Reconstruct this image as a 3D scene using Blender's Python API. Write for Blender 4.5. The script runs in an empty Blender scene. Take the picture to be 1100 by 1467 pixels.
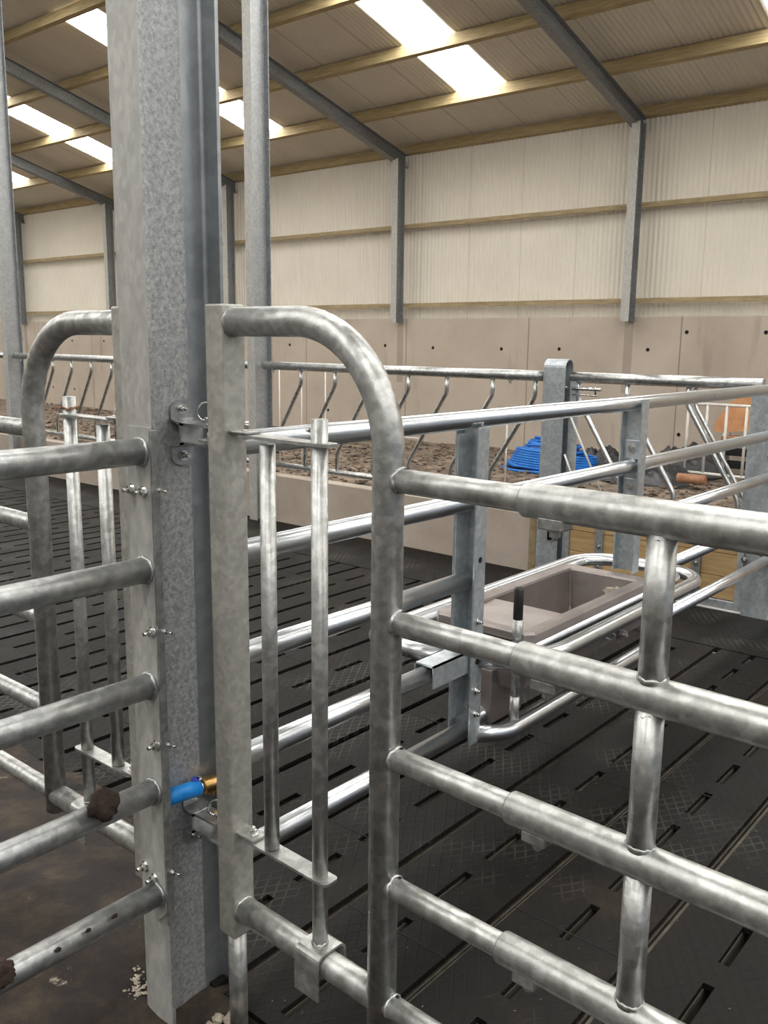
import bpy, bmesh, math, random
from mathutils import Vector, Matrix, noise
random.seed(7)
SC = bpy.context.scene
COL = SC.collection
V = Vector
PI = math.pi

# ------------------------------------------------------------------ materials
def mat(name):
    m = bpy.data.materials.new(name); m.use_nodes = True
    nt = m.node_tree; b = nt.nodes['Principled BSDF']
    return m, nt, b
def N(nt, t, **kw):
    n = nt.nodes.new(t)
    for k, v in kw.items():
        if k.startswith('i_'):
            key = k[2:]
            key = int(key) if key.isdigit() else key.replace('_', ' ')
            n.inputs[key].default_value = v
        else: setattr(n, k, v)
    return n
def L(nt, a, ao, b, bi): nt.links.new(a.outputs[ao], b.inputs[bi])
def ramp(nt, stops):
    r = nt.nodes.new('ShaderNodeValToRGB'); e = r.color_ramp.elements
    while len(e) < len(stops): e.new(0.5)
    for i, (p, c) in enumerate(stops):
        e[i].position = p; e[i].color = (*c, 1) if len(c) == 3 else c
    return r
def coords(nt, scale=(1, 1, 1)):
    tc = N(nt, 'ShaderNodeTexCoord'); mp = N(nt, 'ShaderNodeMapping')
    mp.inputs['Scale'].default_value = scale
    L(nt, tc, 'Object', mp, 'Vector'); return mp
def galv(name, c1, c2, metallic=.85, rough=(.32, .5), sc=60, patch=9, bump=.08, c3=None, streak=1.0, fine=.5):
    m, nt, b = mat(name)
    mp = coords(nt, (1, 1, streak))
    vo = N(nt, 'ShaderNodeTexVoronoi', i_Scale=sc); L(nt, mp, 0, vo, 'Vector')
    no = N(nt, 'ShaderNodeTexNoise', i_Scale=patch, i_Detail=6, i_Roughness=.65); L(nt, mp, 0, no, 'Vector')
    vo.feature = 'SMOOTH_F1'; vo.inputs['Smoothness'].default_value = .6
    sep = N(nt, 'ShaderNodeSeparateColor'); L(nt, vo, 'Color', sep, 0)
    n3 = N(nt, 'ShaderNodeTexNoise', i_Scale=sc * 2.2, i_Detail=3, i_Distortion=1.5); L(nt, mp, 0, n3, 'Vector')
    mx = N(nt, 'ShaderNodeMix', data_type='FLOAT'); mx.inputs[0].default_value = .5
    m0 = N(nt, 'ShaderNodeMix', data_type='FLOAT'); m0.inputs[0].default_value = fine; L(nt, sep, 0, m0, 2); L(nt, n3, 'Fac', m0, 3)
    L(nt, m0, 0, mx, 2); L(nt, no, 'Fac', mx, 3)
    rp = ramp(nt, [(.36, c1), (.50, tuple((a + d) / 2 for a, d in zip(c1, c2))), (.62, c2)]) if c3 is None else ramp(nt, [(.2, c1), (.45, c3), (.5, c2), (.8, c2)])
    L(nt, mx, 0, rp, 'Fac'); L(nt, rp, 'Color', b, 'Base Color')
    b.inputs['Metallic'].default_value = metallic
    mr = N(nt, 'ShaderNodeMapRange', i_To_Min=rough[0], i_To_Max=rough[1], i_From_Min=.3, i_From_Max=.7)
    L(nt, no, 'Fac', mr, 'Value'); L(nt, mr, 0, b, 'Roughness')
    bp = N(nt, 'ShaderNodeBump', i_Strength=bump, i_Distance=.004); L(nt, mx, 0, bp, 'Height'); L(nt, bp, 0, b, 'Normal')
    return m
def simple(name, c1, c2, scale=8, rough=.8, bump=.2, dist=.01, metallic=0, detail=6, sc=(1, 1, 1), lo=.35, hi=.65):
    m, nt, b = mat(name)
    mp = coords(nt, sc)
    no = N(nt, 'ShaderNodeTexNoise', i_Scale=scale, i_Detail=detail, i_Roughness=.6); L(nt, mp, 0, no, 'Vector')
    rp = ramp(nt, [(lo, c1), (hi, c2)]); L(nt, no, 'Fac', rp, 'Fac'); L(nt, rp, 'Color', b, 'Base Color')
    b.inputs['Roughness'].default_value = rough; b.inputs['Metallic'].default_value = metallic
    if bump:
        bp = N(nt, 'ShaderNodeBump', i_Strength=bump, i_Distance=dist); L(nt, no, 'Fac', bp, 'Height'); L(nt, bp, 0, b, 'Normal')
    return m

M = {}
M['gate'] = galv('weathered_galvanised', (.35, .355, .34), (.57, .575, .56), .76, (.30, .48), 70, 34, .12)
M['box'] = galv('weathered_galvanised_box', (.38, .375, .34), (.51, .505, .465), .5, (.42, .6), 80, 30, .08)
M['bright'] = galv('bright_galvanised', (.62, .64, .66), (.70, .72, .74), 1.0, (.27, .33), 80, 10, .01, fine=.8)
M['barrier'] = galv('grey_galvanised', (.31, .32, .32), (.48, .49, .485), .80, (.32, .44), 70, 30, .08)
M['column'] = galv('spangled_column', (.24, .25, .255), (.54, .55, .545), .6, (.40, .56), 150, 90, .45, fine=.8)
M['slim'] = galv('slim_column_grey', (.36, .375, .385), (.47, .485, .49), .6, (.4, .55), 60, 10, .05)
M['smooth'] = galv('shaded_smooth_blue_grey', (.30, .32, .33), (.38, .40, .41), .75, (.30, .42), 40, 6, .04)  # darker tone paints in shade and reflection by the big column's far flange
M['shade_steel'] = galv('shaded_face_steel', (.22, .235, .245), (.34, .355, .365), .5, (.45, .6), 50, 8, .05)  # steel toned down to paint the shaded faces of posts and slim columns
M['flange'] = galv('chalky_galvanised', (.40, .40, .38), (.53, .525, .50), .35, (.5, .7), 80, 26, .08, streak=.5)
M['feed'] = galv('feed_galvanised', (.40, .41, .40), (.66, .67, .66), .9, (.26, .4), 50, 18, .06)
M['post'] = galv('blue_grey_galvanised', (.42, .47, .50), (.60, .64, .66), .7, (.36, .5), 60, 10, .05)
M['rafter'] = galv('dark_steel', (.20, .21, .215), (.29, .30, .305), .4, (.5, .65), 50, 8, .05)
M['zinc'] = galv('zinc_bolt', (.62, .62, .60), (.80, .80, .78), 1.0, (.18, .3), 90, 60, 0)
M['weld'] = galv('weld_bead', (.62, .63, .62), (.85, .86, .85), .9, (.25, .4), 200, 120, .2)
M['trough'] = galv('stainless_pinkish', (.27, .235, .222), (.335, .297, .283), .62, (.36, .46), 12, 5, .03)
M['brass'] = simple('brass', (.42, .24, .08), (.58, .36, .14), 60, .35, .1, .002, 1)
M['blackgrip'] = simple('black_rubber_grip', (.008, .008, .008), (.02, .02, .02), 200, .5, .3, .002)
M['hose'] = simple('blue_hose', (.0, .17, .55), (.01, .25, .68), 30, .45, .05)
M['navy'] = simple('navy_plastic', (.005, .02, .25), (.01, .03, .32), 30, .4, 0)
M['bluepipe'] = simple('blue_pipe', (.0, .10, .42), (.01, .18, .58), 10, .5, .05)
M['dung'] = simple('dung', (.018, .010, .007), (.045, .026, .018), 40, .9, .9, .01)
M['crumb'] = simple('pale_crumbs', (.34, .29, .22), (.55, .49, .40), 30, .9, .5, .01)
M['purlin'] = simple('purlin_timber', (.30, .225, .115), (.46, .36, .19), 3, .75, .15, .004, sc=(1.2, 14, 14))
M['girt'] = simple('girt_timber', (.26, .20, .11), (.42, .33, .19), 3, .75, .15, .004, sc=(1.5, 14, 14))
M['tarp'] = simple('black_sheet', (.012, .013, .015), (.04, .042, .046), 6, .38, .3)
M['rust'] = simple('rusty_card', (.28, .13, .07), (.42, .22, .13), 14, .85, .3)
M['board'] = simple('orange_board', (.46, .22, .10), (.60, .31, .15), 8, .8, .2)
M['white'] = simple('white_metal', (.60, .58, .54), (.75, .73, .69), 10, .5, .05)
M['dark'] = simple('dark_void', (.004, .004, .004), (.012, .012, .011), 10, .95, .2)
M['kerb'] = simple('kerb_concrete', (.37, .31, .255), (.47, .405, .345), 2.2, .85, .15)
M['stone'] = simple('rubble_stone', (.06, .045, .032), (.26, .20, .15), 5, .95, .6)
M['cap'] = simple('timber_end', (.22, .16, .09), (.34, .26, .15), 12, .85, .2)

# roof sheet and cladding
def sheet(name, c1, c2, jointc, pitch=1.0, off=0.0):
    m, nt, b = mat(name)
    mp = coords(nt)
    no = N(nt, 'ShaderNodeTexNoise', i_Scale=1.3, i_Detail=5); L(nt, mp, 0, no, 'Vector')
    rp = ramp(nt, [(.35, c1), (.65, c2)]); L(nt, no, 'Fac', rp, 'Fac')
    sx = N(nt, 'ShaderNodeSeparateXYZ'); L(nt, mp, 0, sx, 0)
    a = N(nt, 'ShaderNodeMath', operation='ADD', i_1=off); L(nt, sx, 0, a, 0)
    d = N(nt, 'ShaderNodeMath', operation='DIVIDE', i_1=pitch); L(nt, a, 0, d, 0)
    f = N(nt, 'ShaderNodeMath', operation='FRACT'); L(nt, d, 0, f, 0)
    lt = N(nt, 'ShaderNodeMath', operation='LESS_THAN', i_1=.014); L(nt, f, 0, lt, 0)
    mx = N(nt, 'ShaderNodeMix', data_type='RGBA'); L(nt, lt, 0, mx, 0); L(nt, rp, 'Color', mx, 6); mx.inputs[7].default_value = (*jointc, 1)
    L(nt, mx, 2, b, 'Base Color'); b.inputs['Roughness'].default_value = .7
    return m
M['clad'] = sheet('cream_cladding', (.72, .68, .59), (.77, .73, .64), (.60, .56, .48))
M['roof'] = sheet('fibre_cement_roof', (.67, .635, .55), (.72, .685, .60), (.46, .43, .36))

def concrete_wall():
    m, nt, b = mat('concrete_panels')
    mp = coords(nt)
    no = N(nt, 'ShaderNodeTexNoise', i_Scale=.9, i_Detail=8, i_Roughness=.6); L(nt, mp, 0, no, 'Vector')
    rp = ramp(nt, [(.3, (.40, .34, .28)), (.7, (.52, .45, .38))]); L(nt, no, 'Fac', rp, 'Fac')
    mp2 = coords(nt, (3.5, 1, .5))
    n2 = N(nt, 'ShaderNodeTexNoise', i_Scale=1.0, i_Detail=4); L(nt, mp2, 0, n2, 'Vector')
    r2 = ramp(nt, [(.60, (1, 1, 1)), (.72, (.80, .80, .80))]); L(nt, n2, 'Fac', r2, 'Fac')
    mu = N(nt, 'ShaderNodeMix', data_type='RGBA', blend_type='MULTIPLY'); mu.inputs[0].default_value = 1
    L(nt, rp, 'Color', mu, 6); L(nt, r2, 'Color', mu, 7)
    sx = N(nt, 'ShaderNodeSeparateXYZ'); L(nt, mp, 0, sx, 0)
    prev = (mu, 2)
    # water stains running down below each wall post, panel joints every 2.5 m
    for (op, off, per, w, c, z0, z1) in (('j', 5.13 + 30.24, 2.515, .018, (.20, .16, .125), -1, 3), ('s', 6.05 + 43.7, 4.37, .14, (.27, .225, .18), .9, 2.2)):
        a = N(nt, 'ShaderNodeMath', operation='ADD', i_1=off); L(nt, sx, 0, a, 0)
        d = N(nt, 'ShaderNodeMath', operation='DIVIDE', i_1=per); L(nt, a, 0, d, 0)
        f = N(nt, 'ShaderNodeMath', operation='FRACT'); L(nt, d, 0, f, 0)
        lt = N(nt, 'ShaderNodeMath', operation='LESS_THAN', i_1=w / per); L(nt, f, 0, lt, 0)
        g = N(nt, 'ShaderNodeMath', operation='GREATER_THAN', i_1=z0); L(nt, sx, 2, g, 0)
        q = N(nt, 'ShaderNodeMath', operation='MULTIPLY'); L(nt, lt, 0, q, 0); L(nt, g, 0, q, 1)
        q2 = N(nt, 'ShaderNodeMath', operation='MULTIPLY', i_1=.85 if op == 'j' else .6); L(nt, q, 0, q2, 0)
        mx = N(nt, 'ShaderNodeMix', data_type='RGBA'); L(nt, q2, 0, mx, 0); L(nt, prev[0], prev[1], mx, 6); mx.inputs[7].default_value = (*c, 1)
        prev = (mx, 2)
    L(nt, prev[0], prev[1], b, 'Base Color'); b.inputs['Roughness'].default_value = .88
    bp = N(nt, 'ShaderNodeBump', i_Strength=.15, i_Distance=.01); L(nt, no, 'Fac', bp, 'Height'); L(nt, bp, 0, b, 'Normal')
    return m
M['concrete'] = concrete_wall()

def rubber():
    m, nt, b = mat('rubber_mat')
    mp = coords(nt)
    # raised diamond tread: two crossed sets of ridges
    hs = []
    for ang in (33, -33):
        r = N(nt, 'ShaderNodeMapping'); r.inputs['Rotation'].default_value = (0, 0, math.radians(ang)); L(nt, mp, 0, r, 'Vector')
        s = N(nt, 'ShaderNodeSeparateXYZ'); L(nt, r, 0, s, 0)
        mm = N(nt, 'ShaderNodeMath', operation='MULTIPLY', i_1=2 * PI / .034); L(nt, s, 0, mm, 0)
        si = N(nt, 'ShaderNodeMath', operation='SINE'); L(nt, mm, 0, si, 0)
        mr = N(nt, 'ShaderNodeMapRange', i_From_Min=.72, i_From_Max=1.0); L(nt, si, 0, mr, 'Value'); hs.append(mr)
    mxx = N(nt, 'ShaderNodeMath', operation='MAXIMUM'); L(nt, hs[0], 0, mxx, 0); L(nt, hs[1], 0, mxx, 1)
    dust = N(nt, 'ShaderNodeTexNoise', i_Scale=1.6, i_Detail=8, i_Roughness=.7); L(nt, mp, 0, dust, 'Vector')
    dr = ramp(nt, [(.40, (.0070, .0066, .0062)), (.56, (.0125, .0110, .0095)), (.72, (.034, .027, .020))]); L(nt, dust, 'Fac', dr, 'Fac')
    # dry dust left on top of the tread in patches
    pn = N(nt, 'ShaderNodeTexNoise', i_Scale=2.3, i_Detail=3); L(nt, mp, 0, pn, 'Vector')
    pr = N(nt, 'ShaderNodeMapRange', i_From_Min=.53, i_From_Max=.68, i_To_Max=.5); L(nt, pn, 'Fac', pr, 'Value')
    q = N(nt, 'ShaderNodeMath', operation='MULTIPLY'); L(nt, mxx, 0, q, 0); L(nt, pr, 0, q, 1)
    m1 = N(nt, 'ShaderNodeMix', data_type='RGBA'); L(nt, q, 0, m1, 0); L(nt, dr, 'Color', m1, 6); m1.inputs[7].default_value = (.12, .113, .10, 1)
    # white flecks
    vo = N(nt, 'ShaderNodeTexNoise', i_Scale=95, i_Detail=2); L(nt, mp, 0, vo, 'Vector')
    fr = N(nt, 'ShaderNodeMapRange', i_From_Min=.735, i_From_Max=.77); L(nt, vo, 'Fac', fr, 'Value')
    m2 = N(nt, 'ShaderNodeMix', data_type='RGBA'); L(nt, fr, 0, m2, 0); L(nt, m1, 2, m2, 6); m2.inputs[7].default_value = (.32, .30, .26, 1)
    L(nt, m2, 2, b, 'Base Color')
    rr = N(nt, 'ShaderNodeMapRange', i_From_Min=.35, i_From_Max=.7, i_To_Min=.5, i_To_Max=.8); L(nt, dust, 'Fac', rr, 'Value'); L(nt, rr, 0, b, 'Roughness')
    b.inputs['Specular IOR Level'].default_value = .14
    ad = N(nt, 'ShaderNodeMath', operation='ADD'); L(nt, mxx, 0, ad, 0); L(nt, dust, 'Fac', ad, 1)
    bp = N(nt, 'ShaderNodeBump', i_Strength=.5, i_Distance=.0025); L(nt, ad, 0, bp, 'Height'); L(nt, bp, 0, b, 'Normal')
    return m
M['rubber'] = rubber()
M['slat'] = simple('slat_concrete', (.055, .047, .036), (.11, .096, .074), 12, .85, .3)

def dungfloor():
    m, nt, b = mat('dung_covered_concrete')
    mp = coords(nt)
    n1 = N(nt, 'ShaderNodeTexNoise', i_Scale=7, i_Detail=10, i_Roughness=.75); L(nt, mp, 0, n1, 'Vector')
    r1 = ramp(nt, [(.36, (.006, .0035, .003)), (.47, (.014, .008, .0055)), (.56, (.030, .019, .010)), (.68, (.058, .040, .022))]); L(nt, n1, 'Fac', r1, 'Fac')
    n2 = N(nt, 'ShaderNodeTexNoise', i_Scale=4.3, i_Detail=8, i_Roughness=.8); L(nt, mp, 0, n2, 'Vector')
    r2 = N(nt, 'ShaderNodeMapRange', i_From_Min=.63, i_From_Max=.68); L(nt, n2, 'Fac', r2, 'Value')
    mx = N(nt, 'ShaderNodeMix', data_type='RGBA'); L(nt, r2, 0, mx, 0); L(nt, r1, 'Color', mx, 6); mx.inputs[7].default_value = (.36, .31, .23, 1)
    L(nt, mx, 2, b, 'Base Color'); b.inputs['Roughness'].default_value = .8
    bp = N(nt, 'ShaderNodeBump', i_Strength=.9, i_Distance=.012); L(nt, n1, 'Fac', bp, 'Height'); L(nt, bp, 0, b, 'Normal')
    return m
M['dungfloor'] = dungfloor()

def rooflight():
    m, nt, b = mat('translucent_rooflight')
    b.inputs['Base Color'].default_value = (.85, .86, .86, 1)
    b.inputs['Emission Color'].default_value = (1, .985, .95, 1)
    b.inputs['Emission Strength'].default_value = 17.0
    return m
M['light'] = rooflight()

def boards():
    m, nt, b = mat('gate_timber')
    mp = coords(nt, (1.2, 8, 14))
    no = N(nt, 'ShaderNodeTexNoise', i_Scale=3, i_Detail=6); L(nt, mp, 0, no, 'Vector')
    rp = ramp(nt, [(.3, (.34, .215, .09)), (.7, (.50, .345, .17))]); L(nt, no, 'Fac', rp, 'Fac')
    mp2 = coords(nt); vo = N(nt, 'ShaderNodeTexVoronoi', i_Scale=3.7); L(nt, mp2, 0, vo, 'Vector')
    r2 = N(nt, 'ShaderNodeMapRange', i_From_Min=.05, i_From_Max=.10, i_To_Min=.75, i_To_Max=0); L(nt, vo, 'Distance', r2, 'Value')
    mx = N(nt, 'ShaderNodeMix', data_type='RGBA'); L(nt, r2, 0, mx, 0); L(nt, rp, 'Color', mx, 6); mx.inputs[7].default_value = (.14, .07, .03, 1)
    L(nt, mx, 2, b, 'Base Color'); b.inputs['Roughness'].default_value = .7
    return m
M['boards'] = boards()

# ------------------------------------------------------------------ mesh helpers
def BM(): return bmesh.new()
def box(bm, x0, x1, y0, y1, z0, z1, bev=0, rot=None):
    r = bmesh.ops.create_cube(bm, size=1)
    vs = r['verts']
    for v in vs:
        v.co = V(((x0 + x1) / 2 + v.co.x * (x1 - x0), (y0 + y1) / 2 + v.co.y * (y1 - y0), (z0 + z1) / 2 + v.co.z * (z1 - z0)))
    if bev:
        es = list({e for v in vs for e in v.link_edges})
        bmesh.ops.bevel(bm, geom=es, offset=bev, segments=2, affect='EDGES', profile=.5)
def frames(pts):
    ts = []
    n = len(pts)
    for i in range(n):
        a = pts[max(i - 1, 0)]; c = pts[min(i + 1, n - 1)]
        t0 = (pts[i] - a).normalized() if i > 0 else None
        t1 = (c - pts[i]).normalized() if i < n - 1 else None
        t = t1 if t0 is None else (t0 if t1 is None else (t0 + t1).normalized())
        ts.append(t)
    up = V((0, 0, 1)) if abs(ts[0].z) < .9 else V((1, 0, 0))
    u = ts[0].cross(up).normalized(); out = []
    for i in range(n):
        u = (u - ts[i] * u.dot(ts[i]))
        if u.length < 1e-6: u = ts[i].orthogonal()
        u.normalize(); out.append((ts[i], u, ts[i].cross(u).normalized()))
    return out
def tube(bm, pts, r, seg=16, closed=False, caps=True, jitter=0):
    pts = [V(p) for p in pts]
    if closed: pts = pts + [pts[0].copy()]
    fr = frames(pts); rings = []
    if closed:
        fr[0] = fr[-1] = ((pts[1] - pts[-2]).normalized(), fr[0][1], fr[0][2])
        t = fr[0][0]; u = (fr[0][1] - t * fr[0][1].dot(t)).normalized(); fr[0] = fr[-1] = (t, u, t.cross(u))
    for i, p in enumerate(pts):
        if closed and i == len(pts) - 1: rings.append(rings[0]); break
        _, u, w = fr[i]
        rr = r[i] if isinstance(r, (list, tuple)) else r
        ring = []
        for k in range(seg):
            a = 2 * PI * k / seg
            q = rr * (1 + (random.uniform(-jitter, jitter) if jitter else 0))
            ring.append(bm.verts.new(p + u * math.cos(a) * q + w * math.sin(a) * q))
        rings.append(ring)
    for i in range(len(rings) - 1):
        for k in range(seg):
            f = bm.faces.new((rings[i][k], rings[i][(k + 1) % seg], rings[i + 1][(k + 1) % seg], rings[i + 1][k])); f.smooth = True
    if caps and not closed:
        bm.faces.new(rings[0][::-1]); bm.faces.new(rings[-1])
def fillet(pts, r, n=10):
    pts = [V(p) for p in pts]; out = [pts[0]]
    for i in range(1, len(pts) - 1):
        p, a, c = pts[i], (pts[i - 1] - pts[i]).normalized(), (pts[i + 1] - pts[i]).normalized()
        rr = r[i - 1] if isinstance(r, (list, tuple)) else r
        half = a.angle(c) / 2
        d = rr / math.tan(half); bis = (a + c).normalized(); cen = p + bis * (rr / math.sin(half))
        s = p + a * d - cen; e = p + c * d - cen
        ang = s.angle(e)
        for k in range(n + 1):
            t = k / n
            out.append(cen + (s * math.sin((1 - t) * ang) + e * math.sin(t * ang)) / math.sin(ang))
    out.append(pts[-1]); return out
def bead(bm, c, axis, r, t=.006):
    """a lumpy weld ring"""
    c = V(c); ax = V(axis).normalized(); u = ax.orthogonal().normalized(); w = ax.cross(u)
    pts = []
    for k in range(26):
        a = 2 * PI * k / 26
        pts.append(c + (u * math.cos(a) + w * math.sin(a)) * (r - .0035) * random.uniform(.985, 1.025) + ax * random.uniform(-.0025, .0025))
    tube(bm, pts, t * .85, 6, closed=True, jitter=.22)
def prism(bm, poly, o, u, v, w):
    """polygon in the (u,v) plane at o, extruded by vector w"""
    o, u, v, w = V(o), V(u), V(v), V(w)
    a = [bm.verts.new(o + u * p[0] + v * p[1]) for p in poly]
    c = [bm.verts.new(x.co + w) for x in a]
    n = len(a)
    bm.faces.new(a[::-1]); bm.faces.new(c)
    for i in range(n): bm.faces.new((a[i], a[(i + 1) % n], c[(i + 1) % n], c[i]))
def ibeam(b, h, tf, tw, fil=0.0):
    """I-section: flanges parallel to u (width b), depth h along v, starting at v=0, with root fillets"""
    x, w = b / 2, tw / 2
    q = []
    def corner(cx, cy, sx, sy):
        if not fil: return [(cx, cy)]
        o = []
        for k in range(6):
            a = k / 5 * PI / 2
            o.append((cx + sx * fil * (1 - math.sin(a)), cy + sy * fil * (1 - math.cos(a))))
        return o
    P = [(-x, 0), (x, 0), (x, tf)]
    P += corner(w, tf, 1, 1)
    P += corner(w, h - tf, 1, -1)[::-1]
    P += [(x, h - tf), (x, h), (-x, h), (-x, h - tf)]
    P += corner(-w, h - tf, -1, -1)
    P += corner(-w, tf, -1, 1)[::-1]
    P += [(-x, tf)]
    return P
def bolt(bm, c, d, head=.009, length=.02, thread=True):
    """washer, hex nut and protruding thread along direction d"""
    c, d = V(c), V(d).normalized()
    tube(bm, [c, c + d * .0025], head * 1.35, 14)
    u = d.orthogonal().normalized(); v = d.cross(u)
    prism(bm, [(math.cos(k * PI / 3) * head, math.sin(k * PI / 3) * head) for k in range(6)], c + d * .0025, u, v, d * .009)
    if thread: tube(bm, [c + d * .011, c + d * (.011 + length)], head * .5, 10)
def OBJ(name, bm, m, parent=None, smooth=False):
    bmesh.ops.recalc_face_normals(bm, faces=bm.faces)
    me = bpy.data.meshes.new(name); bm.to_mesh(me); bm.free()
    ms = m if isinstance(m, (list, tuple)) else [m]
    for x in ms: me.materials.append(M[x])
    o = bpy.data.objects.new(name, me); COL.objects.link(o)
    if parent is not None: o.parent = parent
    if smooth:
        for p in me.polygons: p.use_smooth = True
    return o
def tag(o, label, cat, group=None):
    o['label'] = label; o['category'] = cat
    if group: o['group'] = group
    return o
def thing(name, label, cat, loc=(0, 0, 0), rz=0, group=None):
    o = bpy.data.objects.new(name, None); COL.objects.link(o)
    o.location = loc; o.rotation_euler = (0, 0, rz); o.empty_display_size = .1
    return tag(o, label, cat, group)
def struct(name, bm, m, smooth=False):
    o = OBJ(name, bm, m, smooth=smooth); o['kind'] = 'structure'; return o
def partl(o, label): o['label'] = label; return o

# ------------------------------------------------------------------ camera (1100 x 1467 frame)
H = 1.62
cam = bpy.data.cameras.new('camera'); co = bpy.data.objects.new('camera', cam); COL.objects.link(co)
cam.sensor_fit = 'VERTICAL'; cam.sensor_height = 36; cam.lens = 1285.43 * 36 / 1467; cam.clip_start = .02; cam.clip_end = 200
r_ = V((0.76433113, 0.64471009, 0.01211725)); u_ = V((-0.12957336, 0.1351522, 0.98231595)); f_ = V((-0.63167133, 0.75238473, -0.18683828))
mw = Matrix.Identity(4)
for i in range(3): mw[i][0] = r_[i]; mw[i][1] = u_[i]; mw[i][2] = -f_[i]
mw[0][3], mw[1][3], mw[2][3] = 0, 0, H
co.matrix_world = mw; SC.camera = co

# ------------------------------------------------------------------ building shell
SL = .265; YW = 12.8; X0, X1 = -34.0, 14.0
def zr(y, z0=5.0): return z0 + SL * (YW - abs(y)) if y >= 0 else z0 + SL * (YW - abs(y))
PITCH = .0762; AMP = .0085
STR = [-30.5, -25.9, -21.32, -16.72 - .52, -12.64, -8.03, -3.45, 1.15, 5.75, 10.35]
STR[3] = -17.24
HW = .42
def wave_strip(bm, xa, xb, ya, yb, fz, vertical=False, z0=0, z1=1, y=0):
    n = max(2, int(round((xb - xa) / PITCH * 6)))
    prev = None
    for i in range(n + 1):
        x = xa + (xb - xa) * i / n
        dz = AMP * math.sin(2 * PI * x / PITCH)
        if vertical: a, c = bm.verts.new((x, y + dz, z0)), bm.verts.new((x, y + dz, z1))
        else: a, c = bm.verts.new((x, ya, fz(ya) + dz)), bm.verts.new((x, yb, fz(yb) + dz))
        if prev:
            f = bm.faces.new((prev[0], a, c, prev[1])); f.smooth = True
        prev = (a, c)
bm = BM()
YA, YB = 7.83, 11.68
for sgn in (1, -1):
    wave_strip(bm, X0, X1, sgn * YB, sgn * 13.1, zr)
    if sgn < 0: wave_strip(bm, X0, X1, sgn * 7.2, sgn * YA, zr)
    else:
        wave_strip(bm, X0, -3.45 - HW, 7.2, YA, zr); wave_strip(bm, -3.45 + HW, X1, 7.2, YA, zr)
    wave_strip(bm, X0, X1, sgn * 0.0, sgn * .9, zr)
    for (a, c) in ((YA, YB), (.9, 7.2)):
        xs = X0
        for s in STR:
            wave_strip(bm, xs, s - HW, sgn * a, sgn * c, zr); xs = s + HW
        wave_strip(bm, xs, X1, sgn * a, sgn * c, zr)
ceil = struct('ceiling', bm, 'roof')
bm = BM(); wave_strip(bm, -3.45 - HW - .03, -3.45 + HW + .03, 7.2, YA, lambda y: zr(y) + .012); struct('window_0', bm, 'light')  # unseen glowing panel, added to carry the highlight along the fence rails
k = 1
for sgn in (1, -1):
    for (a, c) in ((YA, YB), (.9, 7.2)):
        for s in STR:
            if sgn < 0 and a > 5:
                bm = BM(); wave_strip(bm, s - HW - .03, s + HW + .03, sgn * a, sgn * c, lambda y: zr(y) + .012); struct('ceiling', bm, 'roof'); continue
            bm = BM(); wave_strip(bm, s - HW - .03, s + HW + .03, sgn * a, sgn * c, lambda y: zr(y) + .012)
            struct('window_%d' % k, bm, 'light'); k += 1
# far wall: cladding above concrete panels
bm = BM(); wave_strip(bm, X0, X1, 0, 0, None, True, 1.9, 5.2, YW + .05); struct('wall_back', bm, 'clad')
bm = BM(); box(bm, X0, X1, YW - .08, YW + .02, -.3, 2.02)
wc = struct('wall_back.001', bm, 'concrete')
holes = [(-9.61, 1.52), (-8.2, 1.52), (-7.13, 1.535), (-5.667, 1.546), (-5.1, 1.80), (-4.01, 1.80), (-13.19, 1.53), (-10.7, 1.546), (-14.62, 1.53),
         (-23.66, 1.56), (-21.16, 1.54), (-19.73, 1.546), (-22.2, .318), (-21.16, .316), (-19.7, .31), (-12.13, .294), (-5.11, .341), (-16.4, 1.54), (-17.9, 1.54), (-3.0, 1.8), (-16, .31)]
bm = BM()
for (x, z) in holes:
    tube(bm, [(x, YW - .083, z), (x, YW - .078, z)], .028, 12)
o = OBJ('tie_hole', bm, 'dark', wc); o['kind'] = 'structure'
# end wall on the far left and the wall behind the camera
bm = BM(); box(bm, X0 - .1, X0, -12.8, 12.8, 0, 2.0); box(bm, X0 - .08, X0, -12.8, 12.8, 2.0, 8.4); struct('wall_left', bm, 'clad')
bm = BM(); box(bm, X0, X1, -12.9, -12.8, 0, 2.0); struct('wall_front', bm, 'concrete')
bm = BM(); wave_strip(bm, X0, X1, 0, 0, None, True, 1.9, 3.7, -12.85); struct('wall_front.001', bm, 'clad')

# timber purlins
PUR = [12.86, 11.66, 10.38, 9.10, 7.80, 6.52, 5.2, 3.9, 2.6, 1.3, .1]
names = ['at the eaves above the back wall', 'second up from the back wall eaves', 'third up from the back wall eaves', 'fourth up from the back wall eaves', 'fifth up from the back wall eaves']
for i, y in enumerate(PUR):
    bm = BM()
    zt = zr(y) - .024
    c, s = math.cos(math.atan(SL)), math.sin(math.atan(SL))
    prism(bm, [(-.0375, -.165), (.0375, -.165), (.0375, 0), (-.0375, 0)], (X0 + .1, y, zt), (0, c, -s), (0, s, c), (X1 - X0 - .2, 0, 0))
    p = OBJ('roof_purlin', bm, 'purlin')
    tag(p, ('long yellowish timber roof purlin ' + names[i]) if i < 5 else 'timber roof purlin high up near the ridge', 'purlin', 'timber purlins under the roof sheets')
# wall girts
for z, lab in ((3.59, 'upper timber rail along the cream cladding'), (2.25, 'lower timber rail just above the concrete wall')):
    bm = BM(); box(bm, X0 + .1, X1 - .1, 12.70, 12.775, z - .035, z + .035)
    tag(OBJ('wall_girt', bm, 'girt'), lab, 'timber rail', 'timber rails on the back wall')
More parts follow.
